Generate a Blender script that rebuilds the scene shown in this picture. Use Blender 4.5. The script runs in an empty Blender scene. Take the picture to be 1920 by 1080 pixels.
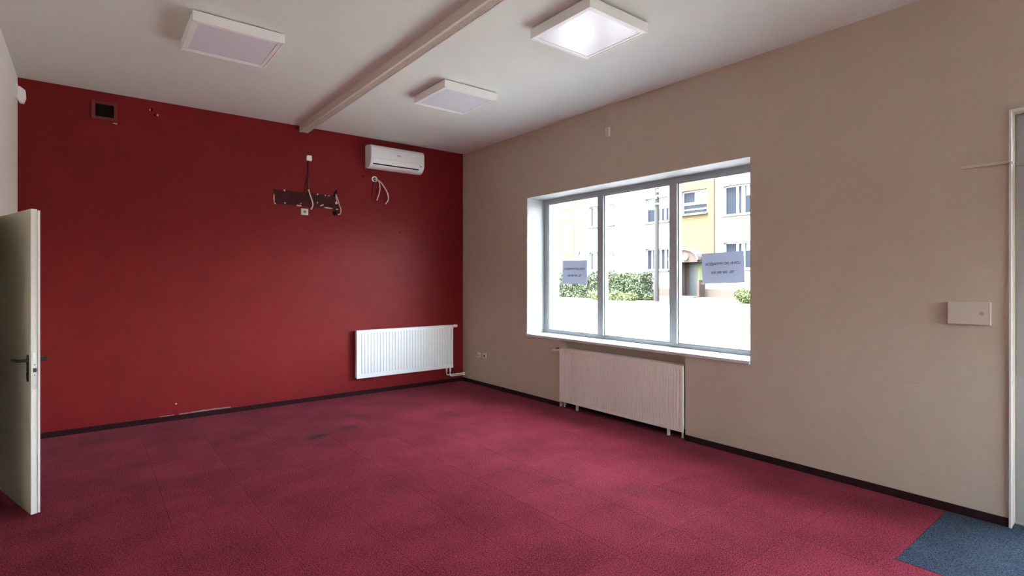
import bpy, bmesh, math, random
from mathutils import Vector
random.seed(7)
SC = bpy.context.scene
COL = SC.collection
R = math.radians

# ------------------------------------------------------------------ camera
cam_d = bpy.data.cameras.new('camera')
cam_d.sensor_width = 36.0
cam_d.lens = 1006 / 1920 * 36.0
cam_d.shift_y = -15 / 1920
cam_d.clip_start = 0.05
cam_d.clip_end = 400
cam = bpy.data.objects.new('camera', cam_d)
COL.objects.link(cam)
cam.location = (0, 0, 1.55)
cam.rotation_euler = (R(90), 0, -math.atan2(794, 1006))
SC.camera = cam

# ------------------------------------------------------------------ sky, sun, exposure
SKY_STRENGTH = 7.0
SUN_STRENGTH = 14.0
world = bpy.data.worlds.new('world')
SC.world = world
world.use_nodes = True
wn = world.node_tree.nodes
wn.clear()
w_out = wn.new('ShaderNodeOutputWorld')
w_bg = wn.new('ShaderNodeBackground')
w_sky = wn.new('ShaderNodeTexSky')
w_sky.sky_type = 'NISHITA'
w_sky.sun_disc = False
w_sky.sun_elevation = R(62)
w_sky.sun_rotation = R(300)
w_sky.air_density = 1.0
w_sky.dust_density = 3.0
w_sky.ozone_density = 1.0
w_bg.inputs['Strength'].default_value = SKY_STRENGTH
w_hs = wn.new('ShaderNodeHueSaturation')
w_hs.inputs['Saturation'].default_value = 0.5      # hazy, whitish summer sky
world.node_tree.links.new(w_sky.outputs[0], w_hs.inputs['Color'])
world.node_tree.links.new(w_hs.outputs[0], w_bg.inputs['Color'])
world.node_tree.links.new(w_bg.outputs[0], w_out.inputs['Surface'])

sun_d = bpy.data.lights.new('sun', 'SUN')
sun_d.energy = SUN_STRENGTH
sun_d.angle = R(0.6)
sun_d.color = (1.0, 0.95, 0.86)
sun = bpy.data.objects.new('sun', sun_d)
COL.objects.link(sun)
sun.rotation_euler = Vector((0.41, -0.24, -0.88)).to_track_quat('-Z', 'Y').to_euler()
sun.location = (-10, 8, 30)

SC.view_settings.view_transform = 'Standard'
SC.view_settings.look = 'None'
SC.view_settings.exposure = 0.62
SC.view_settings.gamma = 1.0
SC.view_settings.use_curve_mapping = False
SC.cycles.max_bounces = 16
SC.cycles.diffuse_bounces = 11
SC.cycles.transparent_max_bounces = 16

# ------------------------------------------------------------------ measures of the room (metres)
XW = 4.617      # inner face of the window wall
XG = 5.207      # its outer face
YW = 7.094      # red wall
XL = -0.543     # left wall
YR = -3.2       # wall behind the camera
FL = -0.03      # floor
H = 3.527       # ceiling

# ------------------------------------------------------------------ materials
MATS = {}
def mat(name, col, rough=0.6, spec=0.5, metal=0.0, bump=None, var=None, sheen=0.0, trans=0.0, emit=None):
    """procedural principled material; var=(scale, amount) colour noise, bump=(scale, strength)"""
    m = bpy.data.materials.new(name)
    m.use_nodes = True
    nt = m.node_tree
    b = nt.nodes['Principled BSDF']
    b.inputs['Base Color'].default_value = (*col, 1)
    b.inputs['Roughness'].default_value = rough
    b.inputs['Specular IOR Level'].default_value = spec
    b.inputs['Metallic'].default_value = metal
    if sheen:
        b.inputs['Sheen Weight'].default_value = sheen
        b.inputs['Sheen Roughness'].default_value = 0.5
    if var or bump:
        g = nt.nodes.new('ShaderNodeNewGeometry')
    if var:
        n = nt.nodes.new('ShaderNodeTexNoise')
        n.inputs['Scale'].default_value = var[0]
        n.inputs['Detail'].default_value = 4
        nt.links.new(g.outputs['Position'], n.inputs['Vector'])
        r = nt.nodes.new('ShaderNodeValToRGB')
        a = var[1]
        r.color_ramp.elements[0].position = 0.3
        r.color_ramp.elements[1].position = 0.7
        r.color_ramp.elements[0].color = (*[c * (1 - a) for c in col], 1)
        r.color_ramp.elements[1].color = (*[min(1, c * (1 + a)) for c in col], 1)
        nt.links.new(n.outputs['Fac'], r.inputs['Fac'])
        nt.links.new(r.outputs['Color'], b.inputs['Base Color'])
    if bump:
        n2 = nt.nodes.new('ShaderNodeTexNoise')
        n2.inputs['Scale'].default_value = bump[0]
        n2.inputs['Detail'].default_value = 3
        nt.links.new(g.outputs['Position'], n2.inputs['Vector'])
        bp = nt.nodes.new('ShaderNodeBump')
        bp.inputs['Strength'].default_value = bump[1]
        bp.inputs['Distance'].default_value = 0.004
        nt.links.new(n2.outputs['Fac'], bp.inputs['Height'])
        nt.links.new(bp.outputs['Normal'], b.inputs['Normal'])
    if emit:
        b.inputs['Emission Color'].default_value = (*emit[0], 1)
        b.inputs['Emission Strength'].default_value = emit[1]
    MATS[name] = m
    return m

mat('wall_beige', (0.54, 0.46, 0.36), 0.85, 0.3, bump=(90, 0.35), var=(6, 0.03))
mat('wall_red', (0.19, 0.0100, 0.0115), 0.46, 0.15, bump=(110, 0.3), var=(5, 0.06))
mat('wall_cream', (0.80, 0.79, 0.72), 0.85, 0.3, bump=(90, 0.3), var=(6, 0.02))
mat('ceiling_white', (0.77, 0.82, 0.745), 0.9, 0.2, bump=(120, 0.25), var=(4, 0.015))
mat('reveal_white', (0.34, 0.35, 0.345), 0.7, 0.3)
mat('base_dark', (0.024, 0.006, 0.008), 0.9, 0.2, bump=(300, 0.5))
mat('white_paint', (0.87, 0.90, 0.88), 0.35, 0.5)
mat('white_plastic', (0.92, 0.93, 0.90), 0.4, 0.5)
mat('cream_plastic', (0.72, 0.66, 0.55), 0.45, 0.5)
mat('door_paint', (0.88, 0.83, 0.68), 0.5, 0.4, var=(3, 0.02))
mat('door_edge', (0.93, 0.93, 0.88), 0.45, 0.4)
mat('black_metal', (0.012, 0.011, 0.011), 0.4, 0.5)
mat('steel', (0.55, 0.55, 0.53), 0.35, 0.5, metal=0.8)
mat('dark', (0.01, 0.008, 0.008), 0.9, 0.1)
mat('alu_white', (0.36, 0.39, 0.385), 0.45, 0.5)
mat('stone_sill', (0.62, 0.64, 0.64), 0.18, 0.6, var=(14, 0.03))
mat('diffuser', (0.86, 0.90, 0.93), 0.24, 0.45)
mat('duct', (0.72, 0.66, 0.57), 0.45, 0.4)
mat('red_scar', (0.060, 0.012, 0.013), 0.8, 0.2, var=(18, 0.25))
mat('red_frame', (0.15, 0.016, 0.016), 0.5, 0.4)
mat('plaster', (0.66, 0.46, 0.42), 0.9, 0.2, var=(60, 0.2))
mat('red_cable', (0.11, 0.008, 0.009), 0.5, 0.3)
mat('ivory_cable', (0.74, 0.60, 0.52), 0.5, 0.4)
mat('grey_print', (0.21, 0.20, 0.19), 0.6, 0.3)
mat('radiator_warm_lit', (0.83, 0.79, 0.72), 0.4, 0.5)  # white radiator paint with the niche's warmer light put into the colour
mat('door_grey', (0.36, 0.355, 0.34), 0.5, 0.4)
mat('trunk_white', (0.70, 0.69, 0.67), 0.5, 0.4)
mat('duct_void_shade', (0.16, 0.12, 0.09), 0.9, 0.1)  # dark brown stands in for the shade inside the duct
mat('box_beige', (0.60, 0.53, 0.45), 0.5, 0.4)
mat('scratch', (0.44, 0.36, 0.29), 0.9, 0.2)
mat('plaster_dull', (0.30, 0.20, 0.18), 0.9, 0.2, var=(60, 0.2))
mat('ink', (0.06, 0.06, 0.10), 0.8, 0.2)
# outside
mat('road', (0.155, 0.153, 0.147), 0.9, 0.2, var=(1.5, 0.06))
mat('kerb', (0.045, 0.043, 0.036), 0.9, 0.2, var=(3, 0.1))
mat('facade_white', (0.13, 0.128, 0.124), 0.9, 0.2, var=(0.8, 0.03))
mat('facade_yellow', (0.039, 0.027, 0.0118), 0.9, 0.2)
mat('yellow_line', (0.034, 0.024, 0.0100), 0.9, 0.2)
mat('plinth_pink', (0.030, 0.0225, 0.0185), 0.9, 0.2, var=(4, 0.08))
mat('facade_sill', (0.028, 0.027, 0.0265), 0.7, 0.3)
mat('pvc_white', (0.10, 0.102, 0.105), 0.4, 0.4)
mat('far_glass', (0.0075, 0.0095, 0.013), 0.3, 0.02)
mat('curtain', (0.06, 0.062, 0.064), 0.9, 0.1)
mat('porch_brown', (0.021, 0.0135, 0.0105), 0.8, 0.2, var=(8, 0.2))
mat('porch_door', (0.013, 0.018, 0.017), 0.5, 0.4)
mat('lamp_glass', (0.10, 0.095, 0.08), 0.4, 0.4)
mat('pole_concrete', (0.012, 0.012, 0.0115), 0.9, 0.2, var=(9, 0.12))
mat('insulator', (0.08, 0.08, 0.08), 0.3, 0.5)
mat('leaf_hedge', (0.022, 0.032, 0.013), 0.7, 0.3, var=(7, 0.45))
mat('leaf_light', (0.045, 0.056, 0.018), 0.7, 0.3, var=(7, 0.4))
mat('twig', (0.02, 0.015, 0.01), 0.9, 0.2)
mat('sign_teal', (0.004, 0.014, 0.014), 0.6, 0.3)
mat('roof_tile', (0.08, 0.04, 0.03), 0.9, 0.2)

def carpet_mat(name, dark, light, stain=False):
    m = bpy.data.materials.new(name)
    m.use_nodes = True
    nt = m.node_tree
    L = nt.links.new
    b = nt.nodes['Principled BSDF']
    b.inputs['Roughness'].default_value = 0.95
    b.inputs['Specular IOR Level'].default_value = 0.04
    b.inputs['Sheen Weight'].default_value = 0.03
    b.inputs['Sheen Roughness'].default_value = 0.4
    g = nt.nodes.new('ShaderNodeNewGeometry')
    def noise(sc, det):
        n = nt.nodes.new('ShaderNodeTexNoise')
        n.inputs['Scale'].default_value = sc
        n.inputs['Detail'].default_value = det
        L(g.outputs['Position'], n.inputs['Vector'])
        return n
    n1 = noise(130, 4)
    n2 = noise(2.2, 5)
    add = nt.nodes.new('ShaderNodeMath'); add.operation = 'MULTIPLY_ADD'
    L(n2.outputs['Fac'], add.inputs[0]); add.inputs[1].default_value = 0.25
    L(n1.outputs['Fac'], add.inputs[2])
    oi = nt.nodes.new('ShaderNodeObjectInfo')
    add2 = nt.nodes.new('ShaderNodeMath'); add2.operation = 'MULTIPLY_ADD'
    L(oi.outputs['Random'], add2.inputs[0]); add2.inputs[1].default_value = 0.035
    L(add.outputs[0], add2.inputs[2])
    ramp = nt.nodes.new('ShaderNodeValToRGB')
    ramp.color_ramp.elements[0].position = 0.50
    ramp.color_ramp.elements[1].position = 0.80
    ramp.color_ramp.elements[0].color = (*dark, 1)
    ramp.color_ramp.elements[1].color = (*light, 1)
    L(add2.outputs[0], ramp.inputs['Fac'])
    last = ramp.outputs['Color']
    if stain:
        # spilled dark stain: two blotches with ragged borders and a faint halo
        fac = None
        wob = noise(9, 4)
        for (cx, cy, rx, ry, k) in ((1.80, 5.47, 0.20, 0.085, 0.85), (2.19, 5.60, 0.13, 0.11, 0.75), (1.95, 5.56, 0.50, 0.30, 0.30)):
            mp = nt.nodes.new('ShaderNodeMapping'); mp.vector_type = 'TEXTURE'
            mp.inputs['Location'].default_value = (cx, cy, FL)
            mp.inputs['Scale'].default_value = (rx, ry, 1)
            L(g.outputs['Position'], mp.inputs['Vector'])
            ln = nt.nodes.new('ShaderNodeVectorMath'); ln.operation = 'LENGTH'
            L(mp.outputs[0], ln.inputs[0])
            ad = nt.nodes.new('ShaderNodeMath'); ad.operation = 'MULTIPLY_ADD'
            L(wob.outputs['Fac'], ad.inputs[0]); ad.inputs[1].default_value = 1.6
            L(ln.outputs['Value'], ad.inputs[2])
            mr = nt.nodes.new('ShaderNodeMapRange')
            mr.interpolation_type = 'SMOOTHSTEP'
            mr.inputs['From Min'].default_value = 2.0
            mr.inputs['From Max'].default_value = 1.0
            mr.inputs['To Min'].default_value = 0.0
            mr.inputs['To Max'].default_value = k
            L(ad.outputs[0], mr.inputs['Value'])
            if fac is None:
                fac = mr.outputs[0]
            else:
                mx = nt.nodes.new('ShaderNodeMath'); mx.operation = 'MAXIMUM'
                L(fac, mx.inputs[0]); L(mr.outputs[0], mx.inputs[1]); fac = mx.outputs[0]
        mix = nt.nodes.new('ShaderNodeMix'); mix.data_type = 'RGBA'
        L(fac, mix.inputs[0]); L(last, mix.inputs[6])
        mix.inputs[7].default_value = (0.035, 0.018, 0.018, 1)
        last = mix.outputs[2]
    L(last, b.inputs['Base Color'])
    bp = nt.nodes.new('ShaderNodeBump')
    bp.inputs['Strength'].default_value = 0.45
    bp.inputs['Distance'].default_value = 0.006
    L(n1.outputs['Fac'], bp.inputs['Height'])
    L(bp.outputs['Normal'], b.inputs['Normal'])
    MATS[name] = m

carpet_mat('carpet', (0.080, 0.0052, 0.0100), (0.32, 0.037, 0.068), stain=True)
carpet_mat('mat_blue', (0.008, 0.013, 0.022), (0.056, 0.078, 0.110))

def glass_mat(name, tint, refl):
    m = bpy.data.materials.new(name)
    m.use_nodes = True
    nt = m.node_tree
    nt.nodes.clear()
    o = nt.nodes.new('ShaderNodeOutputMaterial')
    t = nt.nodes.new('ShaderNodeBsdfTransparent'); t.inputs[0].default_value = (*tint, 1)
    gl = nt.nodes.new('ShaderNodeBsdfGlossy'); gl.inputs['Roughness'].default_value = 0.02
    # Schlick reflectance per surface, the same on both faces of the pane
    lw = nt.nodes.new('ShaderNodeLayerWeight'); lw.inputs['Blend'].default_value = 0.5
    pw = nt.nodes.new('ShaderNodeMath'); pw.operation = 'POWER'; pw.inputs[1].default_value = 5.0
    nt.links.new(lw.outputs['Facing'], pw.inputs[0])
    fr = nt.nodes.new('ShaderNodeMath'); fr.operation = 'MULTIPLY_ADD'; fr.inputs[1].default_value = 1.0 - refl; fr.inputs[2].default_value = refl
    nt.links.new(pw.outputs[0], fr.inputs[0])
    mx = nt.nodes.new('ShaderNodeMixShader')
    nt.links.new(fr.outputs[0], mx.inputs[0]); nt.links.new(t.outputs[0], mx.inputs[1]); nt.links.new(gl.outputs[0], mx.inputs[2])
    nt.links.new(mx.outputs[0], o.inputs['Surface'])
    MATS[name] = m
glass_mat('glass', (0.97, 0.985, 0.98), 0.03)

def paper_mat(name, col):
    m = bpy.data.materials.new(name)
    m.use_nodes = True
    nt = m.node_tree
    nt.nodes.clear()
    o = nt.nodes.new('ShaderNodeOutputMaterial')
    d = nt.nodes.new('ShaderNodeBsdfDiffuse'); d.inputs[0].default_value = (*col, 1)
    t = nt.nodes.new('ShaderNodeBsdfTranslucent'); t.inputs[0].default_value = (*col, 1)
    mx = nt.nodes.new('ShaderNodeMixShader'); mx.inputs[0].default_value = 0.14
    nt.links.new(d.outputs[0], mx.inputs[1]); nt.links.new(t.outputs[0], mx.inputs[2])
    nt.links.new(mx.outputs[0], o.inputs['Surface'])
    MATS[name] = m
paper_mat('paper', (0.62, 0.68, 0.77))

# ------------------------------------------------------------------ mesh helpers
WPOS = {}   # world translation of each object that parents others (unrotated)

class MB:
    def __init__(s):
        s.v = []; s.f = []
    def box(s, x0, x1, y0, y1, z0, z1):
        n = len(s.v)
        for z in (z0, z1):
            s.v += [(x0, y0, z), (x1, y0, z), (x1, y1, z), (x0, y1, z)]
        s.f += [tuple(n + i for i in q) for q in ((3, 2, 1, 0), (4, 5, 6, 7), (0, 1, 5, 4), (1, 2, 6, 5), (2, 3, 7, 6), (3, 0, 4, 7))]
        return s
    def prism(s, pts, axis, a, b):
        """polygon pts (two coords in the order of the remaining axes) extruded along axis from a to b"""
        n = len(s.v); k = len(pts)
        for w in (a, b):
            for p, q in pts:
                s.v.append({'x': (w, p, q), 'y': (p, w, q), 'z': (p, q, w)}[axis])
        s.f.append(tuple(range(n, n + k))[::-1]); s.f.append(tuple(range(n + k, n + 2 * k)))
        for i in range(k):
            j = (i + 1) % k
            s.f.append((n + i, n + j, n + k + j, n + k + i))
        return s
    def tube(s, pts, r, k=8):
        pts = [Vector(p) for p in pts]; n0 = len(s.v)
        for i, p in enumerate(pts):
            d = (pts[min(i + 1, len(pts) - 1)] - pts[max(i - 1, 0)]).normalized()
            u = d.cross(Vector((0.31, 0.2, 0.93)))
            if u.length < 0.05: u = d.cross(Vector((1, 0, 0)))
            u.normalize(); w = d.cross(u)
            rr = r[i] if isinstance(r, (list, tuple)) else r
            for j in range(k):
                a = 2 * math.pi * j / k
                s.v.append(tuple(p + u * (rr * math.cos(a)) + w * (rr * math.sin(a))))
        for i in range(len(pts) - 1):
            for j in range(k):
                a = n0 + i * k + j; b = n0 + i * k + (j + 1) % k
                s.f.append((a, b, b + k, a + k))
        s.f.append(tuple(n0 + j for j in range(k))[::-1])
        s.f.append(tuple(n0 + (len(pts) - 1) * k + j for j in range(k)))
        return s
    def cyl(s, c, axis, r, a, b, k=20):
        pts = [(c[0] + r * math.cos(2 * math.pi * i / k), c[1] + r * math.sin(2 * math.pi * i / k)) for i in range(k)]
        return s.prism(pts, axis, a, b)
    def ring(s, c, axis, r0, r1, a, b, k=24):
        n = len(s.v)
        for w in (a, b):
            for r in (r0, r1):
                for i in range(k):
                    p = c[0] + r * math.cos(2 * math.pi * i / k); q = c[1] + r * math.sin(2 * math.pi * i / k)
                    s.v.append({'x': (w, p, q), 'y': (p, w, q), 'z': (p, q, w)}[axis])
        for i in range(k):
            j = (i + 1) % k
            A, B, C, D = n, n + k, n + 2 * k, n + 3 * k
            s.f += [(A + i, A + j, B + j, B + i), (C + i, D + i, D + j, C + j), (B + i, B + j, D + j, D + i), (A + i, C + i, C + j, A + j)]
        return s
    def quadcard(s, c, u, w):
        n = len(s.v)
        s.v += [tuple(c - u - w), tuple(c + u - w * 0.3), tuple(c + u * 0.2 + w), tuple(c - u + w * 0.4)]
        s.f.append((n, n + 1, n + 2, n + 3))
    def build(s, name, m, parent=None, bevel=0.0, smooth=False, label=None, cat=None, group=None, kind=None):
        if parent is None:
            xs = [p[0] for p in s.v]; ys = [p[1] for p in s.v]; zs = [p[2] for p in s.v]
            o = Vector(((min(xs) + max(xs)) / 2, (min(ys) + max(ys)) / 2, min(zs)))
        else:
            o = WPOS[parent.name]
        me = bpy.data.meshes.new(name)
        me.from_pydata([(p[0] - o[0], p[1] - o[1], p[2] - o[2]) for p in s.v], [], s.f)
        bm = bmesh.new(); bm.from_mesh(me)
        bmesh.ops.recalc_face_normals(bm, faces=bm.faces)
        bm.to_mesh(me); bm.free()
        me.materials.append(MATS[m])
        if smooth:
            me.polygons.foreach_set('use_smooth', [True] * len(me.polygons))
            me.set_sharp_from_angle(angle=R(40))
        ob = bpy.data.objects.new(name, me)
        COL.objects.link(ob)
        WPOS[ob.name] = Vector(o)
        if parent is None: ob.location = o
        else: ob.parent = parent
        if bevel:
            md = ob.modifiers.new('bevel', 'BEVEL')
            md.width = bevel; md.segments = 2; md.limit_method = 'ANGLE'; md.angle_limit = R(40)
        tag(ob, label, cat, group, kind)
        return ob

def tag(o, label=None, cat=None, group=None, kind=None):
    if label: o['label'] = label
    if cat: o['category'] = cat
    if group: o['group'] = group
    if kind: o['kind'] = kind
    return o

def empty(name, loc, label=None, cat=None, group=None, kind=None):
    e = bpy.data.objects.new(name, None)
    COL.objects.link(e)
    e.empty_display_size = 0.1
    e.location = loc
    WPOS[e.name] = Vector(loc)
    return tag(e, label, cat, group, kind)

def spline(pts, n=8):
    """Catmull-Rom through pts"""
    P = [Vector(p) for p in pts]; out = []
    for i in range(len(P) - 1):
        p0 = P[max(i - 1, 0)]; p1 = P[i]; p2 = P[i + 1]; p3 = P[min(i + 2, len(P) - 1)]
        for k in range(n):
            t = k / n
            out.append(0.5 * ((2 * p1) + (p2 - p0) * t + (2 * p0 - 5 * p1 + 4 * p2 - p3) * t * t + (3 * p1 - p0 - 3 * p2 + p3) * t ** 3))
    out.append(P[-1])
    return out

def holed(mb, axis, a, b, u0, u1, z0, z1, holes):
    """wall slab between a and b on axis, spanning u (the other horizontal axis) and z; holes = (u0, u1, z0, z1, depth_from or None)"""
    us = sorted({u0, u1, *[h[0] for h in holes], *[h[1] for h in holes]})
    zs = sorted({z0, z1, *[h[2] for h in holes], *[h[3] for h in holes]})
    for i in range(len(us) - 1):
        for j in range(len(zs) - 1):
            cu = (us[i] + us[i + 1]) / 2; cz = (zs[j] + zs[j + 1]) / 2
            if cu < u0 or cu > u1 or cz < z0 or cz > z1: continue
            aa = a
            skip = False
            for h in holes:
                if h[0] < cu < h[1] and h[2] < cz < h[3]:
                    if h[4] is None: skip = True
                    else: aa = h[4]
            if skip: continue
            if axis == 'x': mb.box(aa, b, us[i], us[i + 1], zs[j], zs[j + 1])
            else: mb.box(us[i], us[i + 1], aa, b, zs[j], zs[j + 1])
    return mb

def text_mesh(txt, size, m, name, parent, mw, extrude=0.0006, bold=False):
    cu = bpy.data.curves.new(name, 'FONT')
    cu.body = txt; cu.size = size; cu.align_x = 'CENTER'; cu.align_y = 'CENTER'; cu.extrude = extrude
    if bold: cu.offset = size * 0.012
    t = bpy.data.objects.new(name, cu)
    COL.objects.link(t)
    bpy.context.view_layer.update()
    me = bpy.data.meshes.new_from_object(t.evaluated_get(bpy.context.evaluated_depsgraph_get()))
    bpy.data.objects.remove(t)
    bpy.data.curves.remove(cu)
    me.name = name
    me.materials.clear(); me.materials.append(MATS[m])
    ob = bpy.data.objects.new(name, me)
    COL.objects.link(ob)
    ob.parent = parent
    ob.matrix_local = mw
    return ob

# ------------------------------------------------------------------ the room shell
# openings of the window wall
WY0, WY1, WZ0, WZ1 = 2.43, 5.526, 0.83, 2.652
DY0, DY1, DZ1 = -0.42, 0.712, 2.625
NY0, NY1 = 3.092, 4.886        # radiator niche
mb = MB()
holed(mb, 'x', XW, XG, YR - 0.3, YW + 0.3, FL - 0.1, H + 0.3,
      [(WY0, WY1, WZ0, WZ1, None), (DY0, DY1, FL, DZ1, None), (NY0, NY1, FL, WZ0 - 0.03, XW + 0.13), (NY0, NY1, WZ0 - 0.03, WZ0, None),
       (WY0 - 0.0, NY0, WZ0 - 0.03, WZ0, None), (NY1, WY1 + 0.0, WZ0 - 0.03, WZ0, None)])
wall_r = mb.build('wall_right', 'wall_beige', label='beige painted wall with the wide shop window', cat='wall', kind='structure')
# a scratch line in the paint
MB().box(XW - 0.0012, XW + 0.001, 1.17, 1.31, 0.815, 0.8175).build('scratch', 'scratch', wall_r)

wall_b = MB().box(XL - 0.2, XW, YW, YW + 0.25, FL - 0.1, H + 0.3).build('wall_back', 'wall_red', label='dark red painted wall with radiator and air conditioner', cat='wall', kind='structure')
LY0, LY1, LZ1 = 4.735, 5.625, 2.06
mb = MB(); holed(mb, 'x', XL - 0.16, XL, YR - 0.3, YW, FL - 0.1, H + 0.3, [(LY0, LY1, FL, LZ1, None)])
mb.build('wall_left', 'wall_cream', label='cream painted wall at the left with the open door', cat='wall', kind='structure')
RX0, RX1, RZ0, RZ1 = 2.3, 4.4, 0.95, 2.40      # added window behind the camera, unseen, lets in fill daylight
mb = MB(); holed(mb, 'y', YR - 0.3, YR, XL, XW, FL - 0.1, H + 0.3, [(RX0, RX1, RZ0, RZ1, None)])
mb.build('wall_rear', 'wall_cream', label='cream wall behind the camera with an added fill-light window', cat='wall', kind='structure')
MB().box(XL, XW, YR, YW, H, H + 0.25).build('ceiling', 'ceiling_white', label='off-white painted ceiling', cat='ceiling', kind='structure')

# ---- floor: slab with carpet tiles (children), blue mat lies in a cut-out by the entrance
floor = empty('floor', (2.0, 2.4, FL), label='wine red carpet tile floor with a dark stain', cat='floor', kind='structure')
MB().box(XL - 0.2, XG, YR - 0.3, YW + 0.05, FL - 0.1, FL - 0.008).build('floor_slab', 'base_dark', floor)
MX0, MY1 = 3.585, 1.04        # mat corner
tile_cache = {}
def tile(x0, x1, y0, y1):
    w = round(x1 - x0, 3); d = round(y1 - y0, 3)
    g = 0.0003
    key = (w, d)
    if key not in tile_cache:
        m_ = MB(); e = 0.0006
        m_.v = [(g, g, -0.008), (w - g, g, -0.008), (w - g, d - g, -0.008), (g, d - g, -0.008),
                (g, g, -e), (w - g, g, -e), (w - g, d - g, -e), (g, d - g, -e),
                (g + e, g + e, 0), (w - g - e, g + e, 0), (w - g - e, d - g - e, 0), (g + e, d - g - e, 0)]
        m_.f = [(0, 1, 5, 4), (1, 2, 6, 5), (2, 3, 7, 6), (3, 0, 4, 7), (4, 5, 9, 8), (5, 6, 10, 9), (6, 7, 11, 10), (7, 4, 8, 11), (8, 9, 10, 11)]
        me = bpy.data.meshes.new('carpet_tile'); me.from_pydata(m_.v, [], m_.f); me.materials.append(MATS['carpet'])
        tile_cache[key] = me
    o = bpy.data.objects.new('carpet_tile', tile_cache[key])
    COL.objects.link(o); o.parent = floor
    o.location = (x0 - 2.0, y0 - 2.4, 0)
xs = [XL] + [2.42 + 0.5 * k for k in range(-5, 5)] + [XW]
ys = [YR] + [MY1 + 0.5 * k for k in range(-8, 13)] + [YW]
for i in range(len(xs) - 1):
    for j in range(len(ys) - 1):
        x0, x1, y0, y1 = xs[i], xs[i + 1], ys[j], ys[j + 1]
        if x1 - x0 < 0.02 or y1 - y0 < 0.02: continue
        if y1 <= MY1 + 1e-6 and y0 >= MY1 - 1.5 - 1e-6:
            if x0 >= MX0 - 1e-6: continue
            x1 = min(x1, MX0)
        tile(x0, x1, y0, y1)
MB().box(MX0 + 0.002, XW + 0.10, MY1 - 1.5, MY1 - 0.002, FL - 0.008, FL + 0.001).build('entrance_mat', 'mat_blue',
    label='dark blue carpet entrance mat in front of the right-hand door', cat='mat')

MB().box(XW, XW + 0.13, NY0, NY1, FL - 0.006, FL + 0.002).build('carpet_strip', 'carpet', floor)

# ---- carpet skirting strips
BB = 0.058
def skirting(name, lab, pieces):
    m_ = MB()
    for p in pieces: m_.box(*p)
    m_.build(name, 'base_dark', bevel=0.002, label=lab, cat='baseboard', kind='structure')
skirting('baseboard_back', 'dark carpet skirting strip along the red wall', [(XL + 0.008, XW - 0.008, YW - 0.008, YW, FL, FL + BB)])
skirting('baseboard_right', 'dark carpet skirting strip below the beige window wall',
         [(XW + 0.122, XW + 0.13, NY0, NY1, FL, FL + BB + 0.02), (XW - 0.008, XW, NY1, YW - 0.008, FL, FL + BB), (XW - 0.008, XW, DY1 + 0.014, NY0, FL, FL + BB), (XW - 0.008, XW, YR, DY0 - 0.014, FL, FL + BB)])  # taller niche strip: its dark colour stands in for shade under the radiator
skirting('baseboard_left', 'dark carpet skirting strip along the cream wall', [(XL, XL + 0.008, LY1 + 0.07, YW - 0.008, FL, FL + BB), (XL, XL + 0.008, YR, LY0 - 0.07, FL, FL + BB)])
# crumbling plaster along the top of the skirting on the red wall
for (x0, x1, z, hgt) in ((0.80, 0.93, 0.036, 0.007), (0.92, 1.10, 0.040, 0.011), (1.08, 1.22, 0.042, 0.008), (1.20, 1.33, 0.040, 0.006), (0.62, 0.76, 0.034, 0.004)):
    n = 7
    top = [(x0 + (x1 - x0) * i / n, z + hgt * random.uniform(0.2, 1.0) * math.sin(math.pi * (i + 0.3) / (n + 0.6))) for i in range(n + 1)]
    MB().prism([(x0, z - 0.010), (x1, z - 0.010)] + top[::-1], 'y', YW - 0.0035, YW + 0.002).build('plaster_chip', 'plaster_dull', wall_b)

# ---- main window
win = empty('window_1', (4.965, 3.98, WZ0), label='wide three-pane shop window with pale grey frame', cat='window', kind='structure')
FX0, FX1 = 4.925, 5.005
mb = MB()
mb.box(FX0, FX1, 5.445, WY1, WZ0, WZ1)
mb.box(FX0, FX1, WY0, 2.51, WZ0, WZ1)
mb.box(FX0, FX1, 2.51, 5.445, 2.588, WZ1)
mb.box(FX0, FX1, 2.51, 5.445, WZ0, 0.868)
mb.build('window_frame', 'alu_white', win, bevel=0.004)
for (a, b) in ((4.437, 4.530), (3.395, 3.490)):
    MB().box(FX0 - 0.012, FX1, a, b, 0.868, 2.588).build('mullion', 'alu_white', win, bevel=0.004)
for (a, b) in ((4.530, 5.445), (3.490, 4.437), (2.51, 3.395)):
    MB().box(4.962, 4.968, a, b, 0.868, 2.588).build('pane', 'glass', win)
    bd = MB()
    w = 0.014
    bd.box(FX0 + 0.01, 4.962, a, a + w, 0.868, 2.588).box(FX0 + 0.01, 4.962, b - w, b, 0.868, 2.588).box(FX0 + 0.01, 4.962, a + w, b - w, 0.868, 0.868 + w).box(FX0 + 0.01, 4.962, a + w, b - w, 2.588 - w, 2.588)
    bd.build('glazing_bead', 'alu_white', win)
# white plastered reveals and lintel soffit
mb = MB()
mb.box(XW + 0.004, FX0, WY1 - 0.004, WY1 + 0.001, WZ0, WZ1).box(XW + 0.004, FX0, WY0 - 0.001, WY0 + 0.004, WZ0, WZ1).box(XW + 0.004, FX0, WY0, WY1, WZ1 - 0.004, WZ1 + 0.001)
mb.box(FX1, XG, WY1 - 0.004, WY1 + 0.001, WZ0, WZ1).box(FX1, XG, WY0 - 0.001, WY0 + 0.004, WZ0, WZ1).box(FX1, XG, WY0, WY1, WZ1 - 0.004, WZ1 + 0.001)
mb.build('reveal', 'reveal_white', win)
sill = MB().box(XW - 0.022, FX0 + 0.002, WY0 - 0.0, WY1 + 0.0, WZ0 - 0.03, WZ0 + 0.001).build('window_sill', 'stone_sill', win, bevel=0.004)
MB().box(FX1 - 0.002, XG + 0.04, WY0, WY1, WZ0 - 0.03, WZ0 - 0.005).build('outer_sill', 'alu_white', win)

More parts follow.
